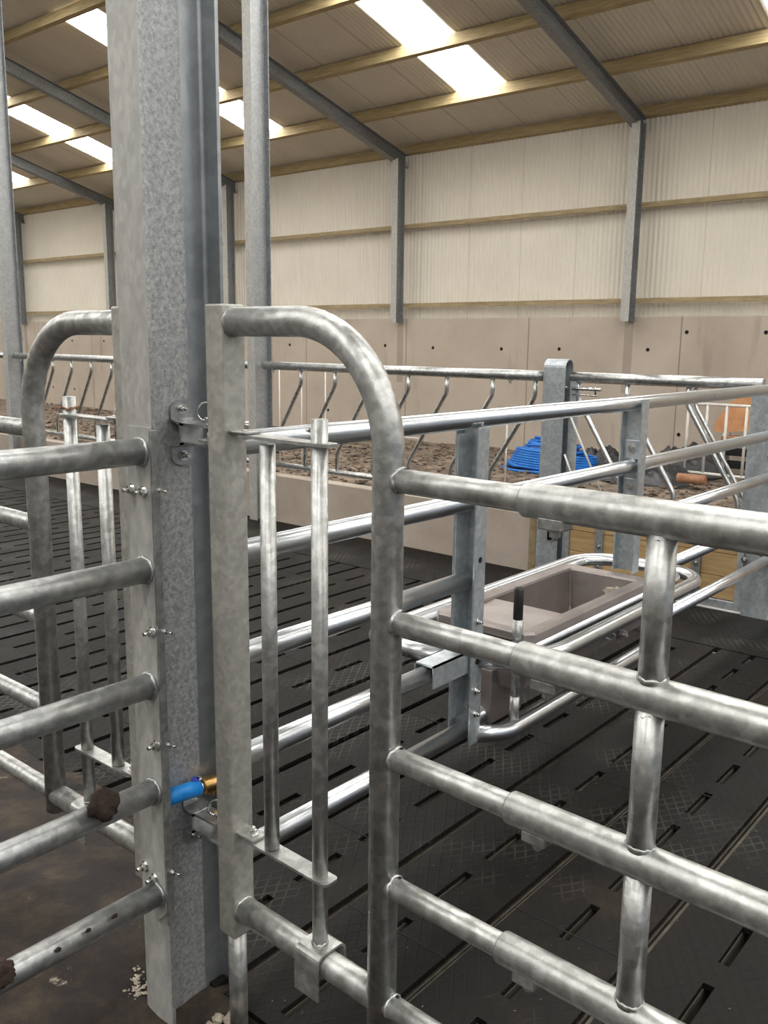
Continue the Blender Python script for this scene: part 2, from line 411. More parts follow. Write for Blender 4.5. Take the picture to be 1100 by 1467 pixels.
# portal frames
FR = [-1.58, -5.96, -10.34, -14.84, -19.16, -23.38, -27.8]
fl = ['nearest on the right outside the view', 'steel wall post and rafter at the right of the back wall', 'steel wall post and rafter right of the arched gate top',
      'steel wall post and rafter just behind the slim steel column', 'steel wall post and rafter immediately left of the big spangled column', 'steel wall post and rafter at the far left beside the leftmost column', 'last steel frame by the end wall']
for i, x in enumerate(FR):
    t = thing('portal_frame', fl[i] if i not in (0, 6) else 'steel wall post and rafter, ' + fl[i], 'steel frame', (x, 12.6, 0), 0, 'dark steel frames along the back wall')
    bm = BM(); prism(bm, ibeam(.13, .20, .009, .007), (0, -.10, 1.95), (1, 0, 0), (0, 1, 0), (0, 0, 2.75)); o = OBJ('wall_post', bm, ['shade_steel', 'flange'], t)
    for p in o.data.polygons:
        if p.normal.y < -.9 and p.center.y < -.09: p.material_index = 1  # front face lighter, all other faces keep the painted shade tone
    bm = BM(); h = .21
    za = zr(12.9, 4.81) - h; zb = zr(0, 4.81) - h
    y0, y1 = .3, -12.6
    # rafter: I-section running up the slope
    P = ibeam(.13, h, .009, .007)
    a = [bm.verts.new((p[0] - .06, y0, zr(12.9, 4.81) - h + p[1])) for p in P]
    c = [bm.verts.new((p[0] - .06, y1, zr(0.0, 4.81) - h + p[1])) for p in P]
    n = len(P)
    bm.faces.new(a); bm.faces.new(c[::-1])
    for q in range(n): bm.faces.new((a[q], c[q], c[(q + 1) % n], a[(q + 1) % n]))
    OBJ('rafter', bm, 'rafter', t)
    bm = BM(); prism(bm, [(-.09, 4.52), (.09, 4.52), (.09, 4.72), (-.09, 4.74)], (-.067, 0, 0), (0, 1, 0), (0, 0, 1), (.012, 0, 0)); OBJ('eaves_plate', bm, 'rafter', t)

# floors
GX = .375; SEAMS = [1.0, 2.06, 3.09, 4.12, 4.82]
bm = BM()
n0 = -42; n1 = 12
Y0f, Y1f = 1.28, 4.75
for i in range(n0, n1):
    xa = -1.60 + i * GX + .017; xb = -1.60 + (i + 1) * GX - .017; xm = (xa + xb) / 2
    hw = .015
    box(bm, xa, xm - hw, Y0f, Y1f, -.017, 0)
    box(bm, xm + hw, xb, Y0f, Y1f, -.017, 0)
    off = (0.0 if (i % 2 == 0) else .11)
    y = Y0f - .25 + off; first = True
    ys = Y0f
    while True:
        a = y; c = y + .195
        if a > Y1f - .05: break
        a = max(a, Y0f)
        if a > ys: box(bm, xm - hw, xm + hw, ys, min(a, Y1f), -.017, 0)
        ys = max(ys, min(c, Y1f)); y += .297
    if ys < Y1f: box(bm, xm - hw, xm + hw, ys, Y1f, -.017, 0)
flo = struct('floor', bm, 'rubber')
bm = BM(); box(bm, -17.5, 3, 4.757, 5.5, -.03, 0.002); struct('floor.001', bm, 'rubber')
bm = BM()
for i in range(n0, n1):
    x = -1.60 + i * GX
    box(bm, x - .001, x + GX / 2 - .013, Y0f, Y1f, -.14, -.018); box(bm, x + GX / 2 + .022, x + GX - .016, Y0f, Y1f, -.14, -.031)
struct('floor.002', bm, 'slat')
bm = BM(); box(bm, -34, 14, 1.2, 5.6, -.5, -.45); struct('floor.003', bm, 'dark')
# seams between the mats
bm = BM()
for i in range(n0, n1):
    xa = -1.60 + i * GX + .014; xb = xa + GX - .028
    for s in (2.06, 3.09, 4.12) if i % 2 else (1.75, 2.95, 4.3):
        box(bm, xa, xb, s, s + .005, .0003, .0012)
struct('trim_1', bm, 'dark')
# dung covered yard floor at the camera side
bm = BM()
nx, ny = 150, 90
vv = [[None] * (ny + 1) for _ in range(nx + 1)]
for i in range(nx + 1):
    for j in range(ny + 1):
        x = -4.2 + 6.4 * i / nx; y = -2.3 + 4.3 * j / ny
        edge = 1.40 if x > -1.72 and x < -1.47 else 1.27 if x > -1.72 else 1.22 + min(1, max(0, (-1.80 - x) / .35)) * (.5 + .14 * noise.noise(V((x * 3, 0, 9))))
        z = .014 - max(0, (y - edge + .10)) * .45 - (.02 if x > -1.72 else 0) + .03 * noise.noise(V((x * 3, y * 3, 0))) * .6 + .012 * noise.noise(V((x * 11, y * 11, 3))) + .008 * noise.noise(V((x * 32, y * 32, 3)))
        vv[i][j] = bm.verts.new((x, y, z))
for i in range(nx):
    for j in range(ny): bm.faces.new((vv[i][j], vv[i + 1][j], vv[i + 1][j + 1], vv[i][j + 1])).smooth = True
struct('floor.004', bm, 'dungfloor')
bm = BM(); box(bm, X0, X1, -12.8, 1.28, -.3, -.09); struct('floor.005', bm, 'dungfloor')
# feed passage ground
def pground(x, y):
    return -.12 + .05 * noise.noise(V((x * .9, y * .9, 1))) + .02 * noise.noise(V((x * 4, y * 4, 1))) + .30 * math.exp(-((y - 5.9) / .8) ** 2) * 1.0
bm = BM(); nx, ny = 220, 60
vv = [[None] * (ny + 1) for _ in range(nx + 1)]
for i in range(nx + 1):
    for j in range(ny + 1):
        x = -26 + 30 * i / nx; y = 5.62 + 7.15 * j / ny
        vv[i][j] = bm.verts.new((x, y, pground(x, y)))
for i in range(nx):
    for j in range(ny): bm.faces.new((vv[i][j], vv[i + 1][j], vv[i + 1][j + 1], vv[i][j + 1])).smooth = True
struct('floor.006', bm, 'stone')
# rubble on the passage
bm = BM()
for q in range(5200):
    y = 5.75 + 6.8 * random.random() ** 1.1; x = random.uniform(-1.5 - y * 1.7, -.6 - y * .18)
    r = random.uniform(.012, .04) * (1 + .25 * random.random())
    c = V((x, y, pground(x, y) + r * .35)); s = V((r * random.uniform(.9, 1.9), r * random.uniform(.8, 1.3), r * random.uniform(.5, .9)))
    R3 = Matrix.Rotation(random.uniform(0, 6.3), 3, 'Z') @ Matrix.Rotation(random.uniform(-.5, .5), 3, 'X')
    vs = [bm.verts.new(c + R3 @ V((d[0] * s.x * random.uniform(.7, 1.2), d[1] * s.y * random.uniform(.7, 1.2), d[2] * s.z)))
          for d in ((1, 0, 0), (0, 1, 0), (-1, 0, 0), (0, -1, 0), (0, 0, 1), (0, 0, -1))]
    for a, b_ in ((0, 1), (1, 2), (2, 3), (3, 0)):
        bm.faces.new((vs[a], vs[b_], vs[4])); bm.faces.new((vs[b_], vs[a], vs[5]))
g = OBJ('gravel', bm, 'stone'); g['kind'] = 'stuff'; tag(g, 'loose brown stones and rubble strewn over the feed passage ground', 'gravel')
# kerb
bm = BM(); box(bm, -26, -3.25, 5.5, 5.64, -.05, .42, .004); struct('wall_kerb', bm, 'kerb')
bm = BM(); box(bm, -2.95, -1.2, 5.46, 5.60, -.05, .012, .004); struct('trim_2', bm, 'white')
bm = BM(); box(bm, -3.25, -3.19, 5.49, 5.64, -.05, .46, .003); tag(OBJ('timber_stop', bm, 'cap'), 'upright timber strip closing the right end of the concrete kerb', 'timber')

# ------------------------------------------------------------------ internal columns
def column(x, y, htop, label, big=False):
    t = thing('steel_column', label, 'column', (x, y, 0), 0, None if big else 'slim internal steel columns')
    bm = BM(); P = ibeam(.102, .203, .0093, .0054, .0095 if big else 0)
    prism(bm, P, (0, 0, -.05), (1, 0, 0), (0, 1, 0), (0, 0, htop))
    if big: bmesh.ops.bisect_plane(bm, geom=bm.verts[:] + bm.edges[:] + bm.faces[:], plane_co=(0, .138, 0), plane_no=(0, 1, 0))
    me_m = ['column', 'flange', 'smooth'] if big else ['slim', 'flange', 'shade_steel']
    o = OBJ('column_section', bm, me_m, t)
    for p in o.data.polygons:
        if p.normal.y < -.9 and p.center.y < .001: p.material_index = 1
        elif p.center.y > (.150 if big else .19): p.material_index = 2  # far flange, and the big column's web end, get shade as colour
    return t
main = column(-1.642, 1.13, zr(1.2) - .3, 'large spangled galvanised steel I column in the left foreground', True)
column(-6.09, 5.40, zr(5.5) - .3, 'slim steel column rising behind the arched gate top, beside the feed barrier')
column(-10.47, 5.40, zr(5.5) - .3, 'slim steel column at the left edge of the photo')
# hinge brackets bolted to the column web
def hinge(z, parent, tilt=0):
    t = bpy.data.objects.new('hinge_bracket', None); COL.objects.link(t); t.parent = parent; t.location = (0.003, .112, z)
    bm = BM()
    for s in (1, -1):   # rounded ears against the web
        P = [(-.032, -.004 * s)] if False else []
        pts = []
        for k in range(13):
            a = PI * k / 12
            pts.append((.030 * math.cos(a), s * (.052 + .022 * math.sin(a))))
        pts += [(-.030, s * .028), (.030, s * .028)]
        prism(bm, pts, (0, 0, 0), (0, 1, 0), (0, 0, 1), (.006, 0, 0))
        # sloping side of the top hat, and the lug
        prism(bm, [(0, s * .030), (.006, s * .032), (.040, s * .024), (.040, s * .018)], (0, -.030, 0), (1, 0, 0), (0, 0, 1), (0, .060, 0))
        L2 = [(.034, -.024)]
        for k in range(9):
            a = -PI / 2 + PI * k / 8
            L2.append((.108 + .022 * math.cos(a), .0 + .024 * math.sin(a)))
        L2.append((.034, .024))
        prism(bm, L2, (0, 0, s * .021 - .003), (1, 0, 0), (0, 1, 0), (0, 0, .006))
    box(bm, .034, .040, -.030, .030, -.026, .026)
    OBJ('bracket_plate', bm, 'barrier', t)
    for s in (1, -1):
        bm = BM(); bolt(bm, (.006, 0, s * .052), (1, 0, 0), .0085, .012); OBJ('bolt', bm, 'zinc', t)
    bm = BM(); tube(bm, [(.101, 0, -.078), (.101, 0, .034)], .0075, 14); tube(bm, [(.101, 0, .034), (.101, 0, .040)], .011, 14); OBJ('hinge_pin', bm, 'zinc', t)
    bm = BM(); c = V((.094, -.004, .052)); u = V((.75, .62, .1)).normalized(); w = V((0, 0, 1))
    tube(bm, [c + (u * math.cos(a) + w * math.sin(a)) * .019 for a in [2 * PI * k / 24 for k in range(24)]], .0019, 8, closed=True); OBJ('pin_ring', bm, 'zinc', t)
    return t
hinge(1.415, main); hinge(.487, main)

# ------------------------------------------------------------------ near left barrier bolted to the column flange
RZ = [1.383, 1.123, .856, .600, .340]
t = thing('pipe_barrier', 'five-rail grey pipe barrier running from the lower left to the big column', 'barrier', (-1.6, 1.12, 0))
bm = BM(); pl = [(-.072, 1.435), (.0085, 1.435), (.0085, .30), (-.03, .262), (-.055, .285), (-.072, .33)]
prism(bm, pl, (0, .003, 0), (1, 0, 0), (0, 0, 1), (0, .007, 0))
OBJ('end_plate', bm, 'flange', t)
bm = BM(); box(bm, .0095, .0145, .004, .022, .27, 1.43, .001); OBJ('clamp_plate', bm, 'barrier', t)
for z in RZ:
    bm = BM(); tube(bm, [(-.022, .003, z), (-.022, -.35, z), (-.022, -2.0, z)], .0285, 28); bead(bm, (-.022, 0, z), (0, 1, 0), .031, .006); OBJ('rail', bm, 'barrier', t, )
for (x, z) in ((-.015, 1.297), (-.058, 1.297), (-.003, .985), (-.003, .718), (-.066, .392), (-.03, .375)):
    bm = BM(); bolt(bm, (x, .003, z), (0, -1, 0), .0095, .014); OBJ('bolt', bm, 'zinc', t)
for z in (1.30, .985, .718, .40):
    bm = BM(); bolt(bm, (.0085, .02, z), (1, .2, 0), .006, .016); OBJ('bolt', bm, 'zinc', t)

# ------------------------------------------------------------------ arched gates (one each side of the column)
def arched_gate(name, label, ox, sgn, rz, xs, far):
    t = thing(name, label, 'gate', (ox, 1.22, 0), rz)
    A = lambda x: x * sgn
    bm = BM(); box(bm, -.0275, .0275, -.030, .030, .272, 1.69, .004); OBJ('hinge_post', bm, 'box', t)
    bm = BM(); tube(bm, [(.0, 0, -.02), (.0, 0, .28)], .0215, 20); OBJ('foot_tube', bm, 'gate', t)
    xv = xs['arch']
    path = fillet([(A(.02), 0, 1.655), (A(xv), 0, 1.655), (A(xv), 0, .288)], .235, 18)
    bm = BM(); tube(bm, path, .029, 28); bead(bm, (A(.03), 0, 1.655), (1, 0, 0), .030, .005); OBJ('arch_tube', bm, 'gate', t)
    # bottom rail from the hinge post to the arch
    bm = BM(); tube(bm, [(A(.02), 0, .338), (A(xv - .01), 0, .338)], .0285, 24); bead(bm, (A(.031), 0, .338), (1, 0, 0), .030, .006); OBJ('bottom_rail', bm, 'gate', t)
    for i, z in enumerate([1.381, 1.122, .859, .595, .338]):
        r = bpy.data.objects.new('rail', None)
        bm = BM(); end = far if i < 5 else .4
        thin = xs['sleeve'] + .05 if xs['sleeve'] else far
        tube(bm, [(A(xv), 0, z), (A(thin), 0, z)], .0215 if xs['sleeve'] else .0235, 24); bead(bm, (A(xv + .0285), 0, z), (1, 0, 0), .0245, .005)
        ro = OBJ('rail', bm, 'gate', t)
        bm = BM(); tube(bm, [(A(xv + .036), .006, z + .0200), (A(xv + .036), .006, z + .0222)], .0042, 10); OBJ('drain_hole', bm, 'dark', ro)
        if xs['sleeve']:
            bm = BM(); s0 = xs['sleeve'] + [0, 0, -.004, -.01, -.01][i]
            tube(bm, [(A(s0), 0, z), (A(s0 + .003), 0, z), (A(far), 0, z)], [.0265, .028, .028], 28)
            so = OBJ('outer_sleeve', bm, 'gate', ro)
            # square nut boss and bolt beneath the sleeve
            bm = BM(); bx = A(s0 + .055); box(bm, bx - .022, bx + .022, -.018, .018, z - .040, z - .020, .003)
            bolt(bm, (bx, 0, z - .040), (0, 0, -1), .009, .006); OBJ('clamp_bolt', bm, 'gate', ro)
    if xs['brace']:
        zz = [1.381, 1.122, .859, .595, .338]
        for a, b_ in zip(zz[:-1], zz[1:]):
            bm = BM(); tube(bm, [(A(xs['brace']), 0, a - .02), (A(xs['brace']), 0, b_ + .02)], .0212, 24)
            bead(bm, (A(xs['brace']), 0, b_ + .027), (0, 0, 1), .0225, .005); bead(bm, (A(xs['brace']), 0, a - .027), (0, 0, 1), .022, .003); OBJ('upright', bm, 'gate', t)
    # sliding creep bars, pivot plates, saddle
    b1, b2 = xs['b1'], xs['b2']
    c = bpy.data.objects.new('creep_bars', None); COL.objects.link(c); c.parent = t
    bm = BM(); tube(bm, [(A(b1), 0, .535), (A(b1), 0, 1.415)], .0165, 20); bead(bm, (A(b1), 0, .540), (0, 0, 1), .0175, .003); OBJ('creep_bar', bm, 'gate', c)
    bm = BM(); tube(bm, [(A(b2), 0, .375), (A(b2), 0, 1.475)], .0165, 20); bead(bm, (A(b2), 0, .378), (0, 0, 1), .0185, .004); OBJ('creep_bar', bm, 'gate', c)
    for z, sag in ((.526, 0), (1.425, 0)):
        P = []
        L0, L1, w = .055, b2 + .035, .021
        for (cx, cy, a0) in ((L1 - .01, w - .01, 0), (L0 + .01, w - .01, 90), (L0 + .01, -w + .01, 180), (L1 - .01, -w + .01, 270)):
            for k in range(4):
                a = math.radians(a0 + 30 * k); P.append((A(cx + .01 * math.cos(a)), cy + .01 * math.sin(a)))
        bm = BM(); prism(bm, P, (0, 0, z), (1, 0, 0), (0, 1, 0), (0, 0, .006)); OBJ('pivot_plate', bm, 'gate', c)
        bm = BM(); x0_, x1_ = sorted((A(.025), A(.085))); box(bm, x0_, x1_, -.020, .020, z + .007, z + .013, .002); OBJ('hinge_lug', bm, 'gate', t)
        bm = BM(); bolt(bm, (A(.065), 0, z + .013), (0, 0, 1), .008, .008); OBJ('bolt', bm, 'zinc', t)
        bm = BM(); tube(bm, [(A(.065), 0, z - .004), (A(.065), 0, z)], .011, 12); OBJ('washer', bm, 'zinc', t)
    # saddle straddling the bottom rail
    bm = BM()
    x0_, x1_ = sorted((A(b2 - .035), A(b2 + .035)))
    U = [(-.036, -.055), (-.036, .032)]
    for k in range(1, 8):
        pass
    prof = fillet([(0, -.037, -.062), (0, -.037, .034), (0, .037, .034), (0, .037, -.01)], .014, 5)
    P2 = [(p.y, p.z) for p in prof]; P3 = []
    for i, p in enumerate(prof):
        a_, b_ = prof[max(0, i - 1)], prof[min(len(prof) - 1, i + 1)]
        d_ = (b_ - a_).normalized(); P3.append((p.y - d_.z * .005, p.z + d_.y * .005))
    P4 = P2 + P3[::-1]
    va = [bm.verts.new((x0_, q[0], q[1] + .338)) for q in P4]; vb = [bm.verts.new((x1_, q[0], q[1] + .338)) for q in P4]
    nn = len(P2)
    for va_ in (va, vb):
        for k in range(nn - 1): bm.faces.new((va_[k], va_[k + 1], va_[2 * nn - 2 - k], va_[2 * nn - 1 - k]))
    for k in range(2 * nn): bm.faces.new((va[k], va[(k + 1) % (2 * nn)], vb[(k + 1) % (2 * nn)], vb[k]))
    # rounded lower corner of the long cheek
    for v in list(va[:1] + vb[:1] + va[-1:] + vb[-1:]): v.co.x += 0
    OBJ('saddle', bm, 'gate', c)
    bm = BM(); bolt(bm, (A(b2) - .0165, 0, 1.452), (-1, 0, 0), .005, .008); OBJ('bolt', bm, 'zinc', c)
    # lugs that sit on the column hinge pins
    for z in (1.405, .477):
        bm = BM(); x0_, x1_ = sorted((A(-.028), A(-.075))); box(bm, x0_, x1_, -.022, .022, z, z + .007, .002); OBJ('hinge_lug', bm, 'gate', t)
    return t
gate = arched_gate('arched_gate', 'weathered pipe gate with rounded arch in the right foreground', -1.4545, 1, math.radians(-1.8),
                   dict(arch=.4515, sleeve=.738, brace=.965, b1=.127, b2=.277), 2.6)
gl = arched_gate('arched_gate', 'weathered pipe gate with rounded arch left of the big column', -1.787, -1, 0,
                 dict(arch=.4515, sleeve=0, brace=0, b1=.127, b2=.272), 2.3)
# twist of wire on the left gate's bar
bm = BM(); c = V((-2.059, 1.22, 1.447))
pts = [c + V((math.cos(a) * .019, math.sin(a) * .019, .003 * math.sin(3 * a))) for a in [2 * PI * k / 20 for k in range(20)]]
tube(bm, pts, .0022, 6, closed=True)
tube(bm, [c + V((-.018, -.01, 0)), c + V((-.04, -.02, -.002)), c + V((-.06, -.012, -.006))], .002, 6); tube(bm, [c + V((.018, -.01, 0)), c + V((.035, -.016, .003)), c + V((.042, -.016, .003))], .002, 6)
tag(OBJ('wire_tie', bm, 'rust'), 'twist of rusty wire round the top of the left gate bar', 'wire')

# ------------------------------------------------------------------ bright dividing fence with trough
XF = -1.60
t = thing('dividing_fence', 'bright new galvanised five-rail fence running back from behind the arched gate', 'fence', (XF, 1.35, 0))
oy = 1.35
for (y0, y1, z) in ((1.36, 5.9, 1.383), (1.36, 5.9, 1.122), (1.36, 2.315, .866), (3.56, 5.9, .875), (1.36, 2.14, .602), (3.95, 5.9, .612), (1.36, 2.33, .347), (3.75, 5.9, .365)):
    bm = BM(); tube(bm, [(0, y0 - oy, z), (0, y1 - oy, z)], .0290, 28); OBJ('rail', bm, 'bright', t)
def channel_post(y, z0, z1, parent, name='fence_post'):
    bm = BM(); th = .006
    P = [(-.046, .03), (-.046, .024), (.040, .024), (.040, -.030), (.048, -.030), (.048, .03)]
    P = [(-.05, .030), (-.05, -.012), (-.044, -.012), (-.044, .024), (.044, .024), (.044, -.030), (.050, -.030), (.050, .030)]
    prism(bm, P, (0, y - oy, z0), (1, 0, 0), (0, 1, 0), (0, 0, z1 - z0)); return OBJ(name, bm, 'post', parent)
channel_post(2.325, .315, 1.362, t); channel_post(3.50, .672, 1.40, t)
bm = BM(); box(bm, -.012, -.007, 2.27 - oy, 2.35 - oy, .40, 1.34); OBJ('post_stiffener', bm, 'post', t)
# socket, holes and bolts on the near post
bm = BM()
box(bm, -.040, .036, 2.11 - oy, 2.30 - oy, .632, .638); box(bm, .031, .036, 2.11 - oy, 2.30 - oy, .565, .638); box(bm, -.040, -.035, 2.11 - oy, 2.30 - oy, .60, .638)
partl(OBJ('rail_socket', bm, 'post', t), 'open square socket of folded steel')
for (z, d) in ((.50, 1), (.735, 1), (.42, 1)):
    bm = BM(); bolt(bm, (.050, 2.325 - oy, z), (1, 0, 0), .009, .006); OBJ('bolt', bm, 'zinc', t)
for (x, z) in ((-.03, .735), (-.015, .52), (.015, .43), (.02, 1.07), (-.02, .53)):
    bm = BM(); bolt(bm, (x, 2.349 - oy, z), (0, -1, 0), .008, .014); OBJ('bolt', bm, 'zinc', t)
for z in (.94, .60):
    bm = BM(); tube(bm, [(.0502, 2.325 - oy, z), (.0508, 2.325 - oy, z)], .010, 12); OBJ('bolt_hole', bm, 'dark', t)
# slotted straps on the far post
for z in (1.19, 1.03):
    bm = BM(); box(bm, -.035, .030, 3.512 - oy, 3.522 - oy, z - .04, z + .04, .003); OBJ('clamp_strap', bm, 'post', t)
for z in (1.195, 1.035):
    bm = BM(); bolt(bm, (-.006, 3.512 - oy, z), (0, -1, 0), .011, .003); OBJ('bolt', bm, 'zinc', t)

# guard hoops round the trough
t = thing('trough_guard', 'bright pipe hoops wrapped round the steel water trough', 'guard rail', (-1.7, 3.2, 0))
bm = BM(); pts = fillet([(-1.56, 2.35, .602), (-1.46, 2.41, .602), (-1.395, 2.58, .602), (-1.395, 3.93, .602), (-1.985, 3.93, .602), (-1.985, 2.27, .602), (-1.65, 2.27, .602)], [.12, .3, .20, .20, .10], 12)
tube(bm, [p - V((1.7 * -1, 3.2, 0)) for p in pts], .029, 24); OBJ('upper_hoop', bm, 'bright', t)
bm = BM(); pts = fillet([(-1.57, 2.36, .33), (-1.50, 2.44, .33), (-1.50, 3.85, .33), (-1.93, 3.85, .33), (-1.93, 3.05, .33), (-1.665, 2.66, .33), (-1.64, 2.36, .33)], [.14, .2, .2, .14, .2], 12)
tube(bm, [p + V((1.7, -3.2, 0)) for p in pts], .0285, 24); OBJ('lower_hoop', bm, 'bright', t)
bm = BM(); pts = fillet([(-1.462, 2.52, .615), (-1.462, 3.84, .615), (-1.915, 3.84, .615), (-1.915, 2.45, .615)], [.14, .14], 12)
tube(bm, [p + V((1.7, -3.2, 0)) for p in pts], .017, 20); OBJ('inner_hoop', bm, 'bright', t)

# trough
TX0, TX1, TY0, TY1, TZ = -1.865, -1.455, 2.50, 3.475, .668
t = thing('water_trough', 'pinkish grey stainless steel water trough set in the dividing fence', 'trough', ((TX0 + TX1) / 2, TY0, 0))
ox, oyt = (TX0 + TX1) / 2, TY0
hx, ly = (TX1 - TX0) / 2, TY1 - TY0
bm = BM()
def ring(pts, z): return [bm.verts.new((p[0], p[1], z)) for p in pts]
def rect(ix, y0, y1, ch):
    return [(-ix + ch, y0), (ix - ch, y0), (ix, y0 + ch), (ix, y1 - ch), (ix - ch, y1), (-ix + ch, y1), (-ix, y1 - ch), (-ix, y0 + ch)]
seq = [(rect(hx, 0, ly, .028), TZ - .055), (rect(hx, 0, ly, .028), TZ - .008), (rect(hx - .006, .006, ly - .006, .026), TZ), (rect(hx - .05, .045, ly - .05, .004), TZ - .004),
       (rect(hx - .054, .05, ly - .054, .004), TZ - .012), (rect(hx - .070, .070, ly - .070, .004), .45)]
rs = [ring(a, z) for a, z in seq]
for a, c in zip(rs[:-1], rs[1:]):
    for k in range(8): bm.faces.new((a[k], a[(k + 1) % 8], c[(k + 1) % 8], c[k]))
bm.faces.new(rs[-1])
# outside body
s2 = [(rect(hx, 0, ly, .028), TZ - .055), (rect(hx - .03, .03, ly - .03, .02), TZ - .056), (rect(hx - .065, .05, ly - .07, .03), .44)]
rs2 = [rs[0]] + [ring(a, z) for a, z in s2[1:]]
for a, c in zip(rs2[:-1], rs2[1:]):
    for k in range(8): bm.faces.new((a[k], c[k], c[(k + 1) % 8], a[(k + 1) % 8]))
bm.faces.new(rs2[-1][::-1])
OBJ('basin', bm, 'trough', t)
bm = BM(); prism(bm, [(-.002, TZ - .034), (.325, TZ - .018), (.325, TZ - .014), (-.002, TZ - .028), ], (-hx + .052, .0, 0), (0, 1, 0), (0, 0, 1), (2 * hx - .104, 0, 0))
box(bm, -hx + .05, hx - .06, .0, .004, TZ - .075, TZ - .028); OBJ('valve_cover', bm, 'trough', t)
bm = BM(); box(bm, -.11, .05, .012, .22, .30, .50, .004); OBJ('float_box', bm, 'trough', t)
bm = BM(); tube(bm, [(.20, .62, .53), (.235, .62, .52), (.26, .62, .53)], .012, 12); box(bm, .10, .22, .66, .86, .50, .56, .006); OBJ('outlet_box', bm, 'trough', t)
bm = BM(); 
for q in range(3):
    c = V((.20 + q * .014, .60 + q * .022, .515)); uu = V((1, .4, 0)).normalized(); ww = V((0, .3 * (q - 1), 1)).normalized()
    tube(bm, [c + uu * math.cos(a) * .022 + ww * math.sin(a) * .016 for a in [2 * PI * k / 16 for k in range(16)]], .0045, 8, closed=True)
OBJ('chain', bm, 'gate', t)
# dried crust on the inside of the far end
bm = BM(); rr = random.Random(5); cen = V((.062, ly - .0735, .602))
pts = []
for k in range(22):
    a = 2 * PI * k / 22; q = rr.uniform(.7, 1.15)
    pts.append((cen.x + .048 * q * math.cos(a), cen.z + .020 * q * math.sin(a) - .012 * abs(math.cos(a))))
prism(bm, pts, (0, cen.y + .002, 0), (1, 0, 0), (0, 0, 1), (0, .016, 0))
partl(OBJ('dried_crust', bm, 'crumb', t), 'pale dried crust on the inner wall')
# lever with a black grip
t = thing('shut_off_lever', 'upright galvanised lever with black rubber grip in front of the trough', 'lever', (-1.508, 2.50, .34))
bm = BM(); tube(bm, [(0, 0, 0), (0, 0, .10)], .0165, 18); tube(bm, [(0, 0, .09), (0, 0, .28)], .0145, 18); tube(bm, [(0, 0, .275), (0, 0, .375)], .0150, 18); OBJ('rod', bm, 'gate', t)
bm = BM(); tube(bm, [(0, 0, .368), (0, 0, .372), (0, 0, .476), (0, 0, .482)], [.013, .0165, .0165, .012], 18); OBJ('grip', bm, 'blackgrip', t)
bm = BM(); tube(bm, [(.0, 0, .28), (0, 0, .31), (0, 0, .372)], [.0158, .0185, .0185], 12); OBJ('collar', bm, 'gate', t)

# ------------------------------------------------------------------ feed barriers along the kerb
def neck_bar(xt, s, r=.0165, ztop=1.365, zb=.545, sh=.355):
    bm = BM(); tube(bm, fillet([(xt, 0, ztop), (xt, 0, 1.255), (xt + s * sh, 0, .69), (xt + s * sh, 0, zb)], .10, 6), r, 12); return bm
def feed_barrier(x0, x1, tops, label):
    t = thing('feed_barrier', label, 'feed barrier', (x0, 5.5, 0), 0, 'slant bar feed barriers along the kerb')
    bm = BM(); tube(bm, [(0, 0, 1.398), (x1 - x0, 0, 1.398)], .036, 20); OBJ('top_rail', bm, 'feed', t)
    bm = BM(); tube(bm, [(0, 0, .525), (x1 - x0, 0, .525)], .026, 16); OBJ('bottom_rail', bm, 'feed', t)
    for x in tops:
        OBJ('neck_bar', neck_bar(x - x0, -1), 'feed', t)
    for x in (x0 + .12, x1 - .30):
        bm = BM(); bolt(bm, (x - x0, 0, 1.362), (0, 0, -1), .014, .012); OBJ('bolt', bm, 'zinc', t)
    return t
feed_barrier(-6.03, -3.16, [-5.967, -5.567, -5.166, -4.787, -4.385, -4.016, -3.608, -3.25][1:7] + [-3.255], 'slant bar feed barrier between the slim column and the round topped post')
feed_barrier(-10.42, -6.15, [-10.36 + .39 * k for k in range(1, 11)], 'slant bar feed barrier between the two slim columns')
feed_barrier(-14.9, -10.53, [-14.5 + .39 * k for k in range(0, 10)], 'slant bar feed barrier left of the leftmost slim column')
# round topped post
t = thing('round_topped_post', 'grey folded steel post with rounded top between barrier and feed gate', 'post', (-3.07, 5.49, 0))
bm = BM(); rad = .058
prof = [V((0, -rad, -.05)), V((0, -rad, 1.46))] + [V((0, -rad * math.cos(a), 1.46 + rad * math.sin(a))) for a in [PI * k / 12 for k in range(1, 12)]] + [V((0, rad, 1.46)), V((0, rad, -.05))]
for a_, b_ in zip(prof[:-1], prof[1:]):
    n = V((0, (b_ - a_).z, -(b_ - a_).y)).normalized() * .007
    vs = [[bm.verts.new(V((xx, p.y, p.z))) for p in (a_, b_, b_ + n, a_ + n)] for xx in (-.085, .080)]
    bm.faces.new(vs[0]); bm.faces.new(vs[1][::-1])
    for k in range(4): bm.faces.new((vs[0][k], vs[0][(k + 1) % 4], vs[1][(k + 1) % 4], vs[1][k]))
OBJ('folded_strap', bm, 'post', t)
bm = BM(); box(bm, -.070, -.062, -.052, .052, 0, 1.45); OBJ('back_web', bm, 'rafter', t)
bm = BM(); bolt(bm, (.0, .0, 1.33), (1, 0, 0), .016, .06); bolt(bm, (.0, -.03, 1.33), (1, 0, 0), .012, .02); OBJ('bolt', bm, 'zinc', t)
bm = BM(); box(bm, .01, .06, -.105, -.062, .60, .64, .004); bolt(bm, (.035, -.085, .60), (0, 0, -1), .016, .01); OBJ('hinge_lug', bm, 'zinc', t)
bm = BM(); tube(bm, [(.035, -.085, .28), (.035, -.085, .58)], .018, 14); OBJ('hinge_tube', bm, 'blackgrip', t)

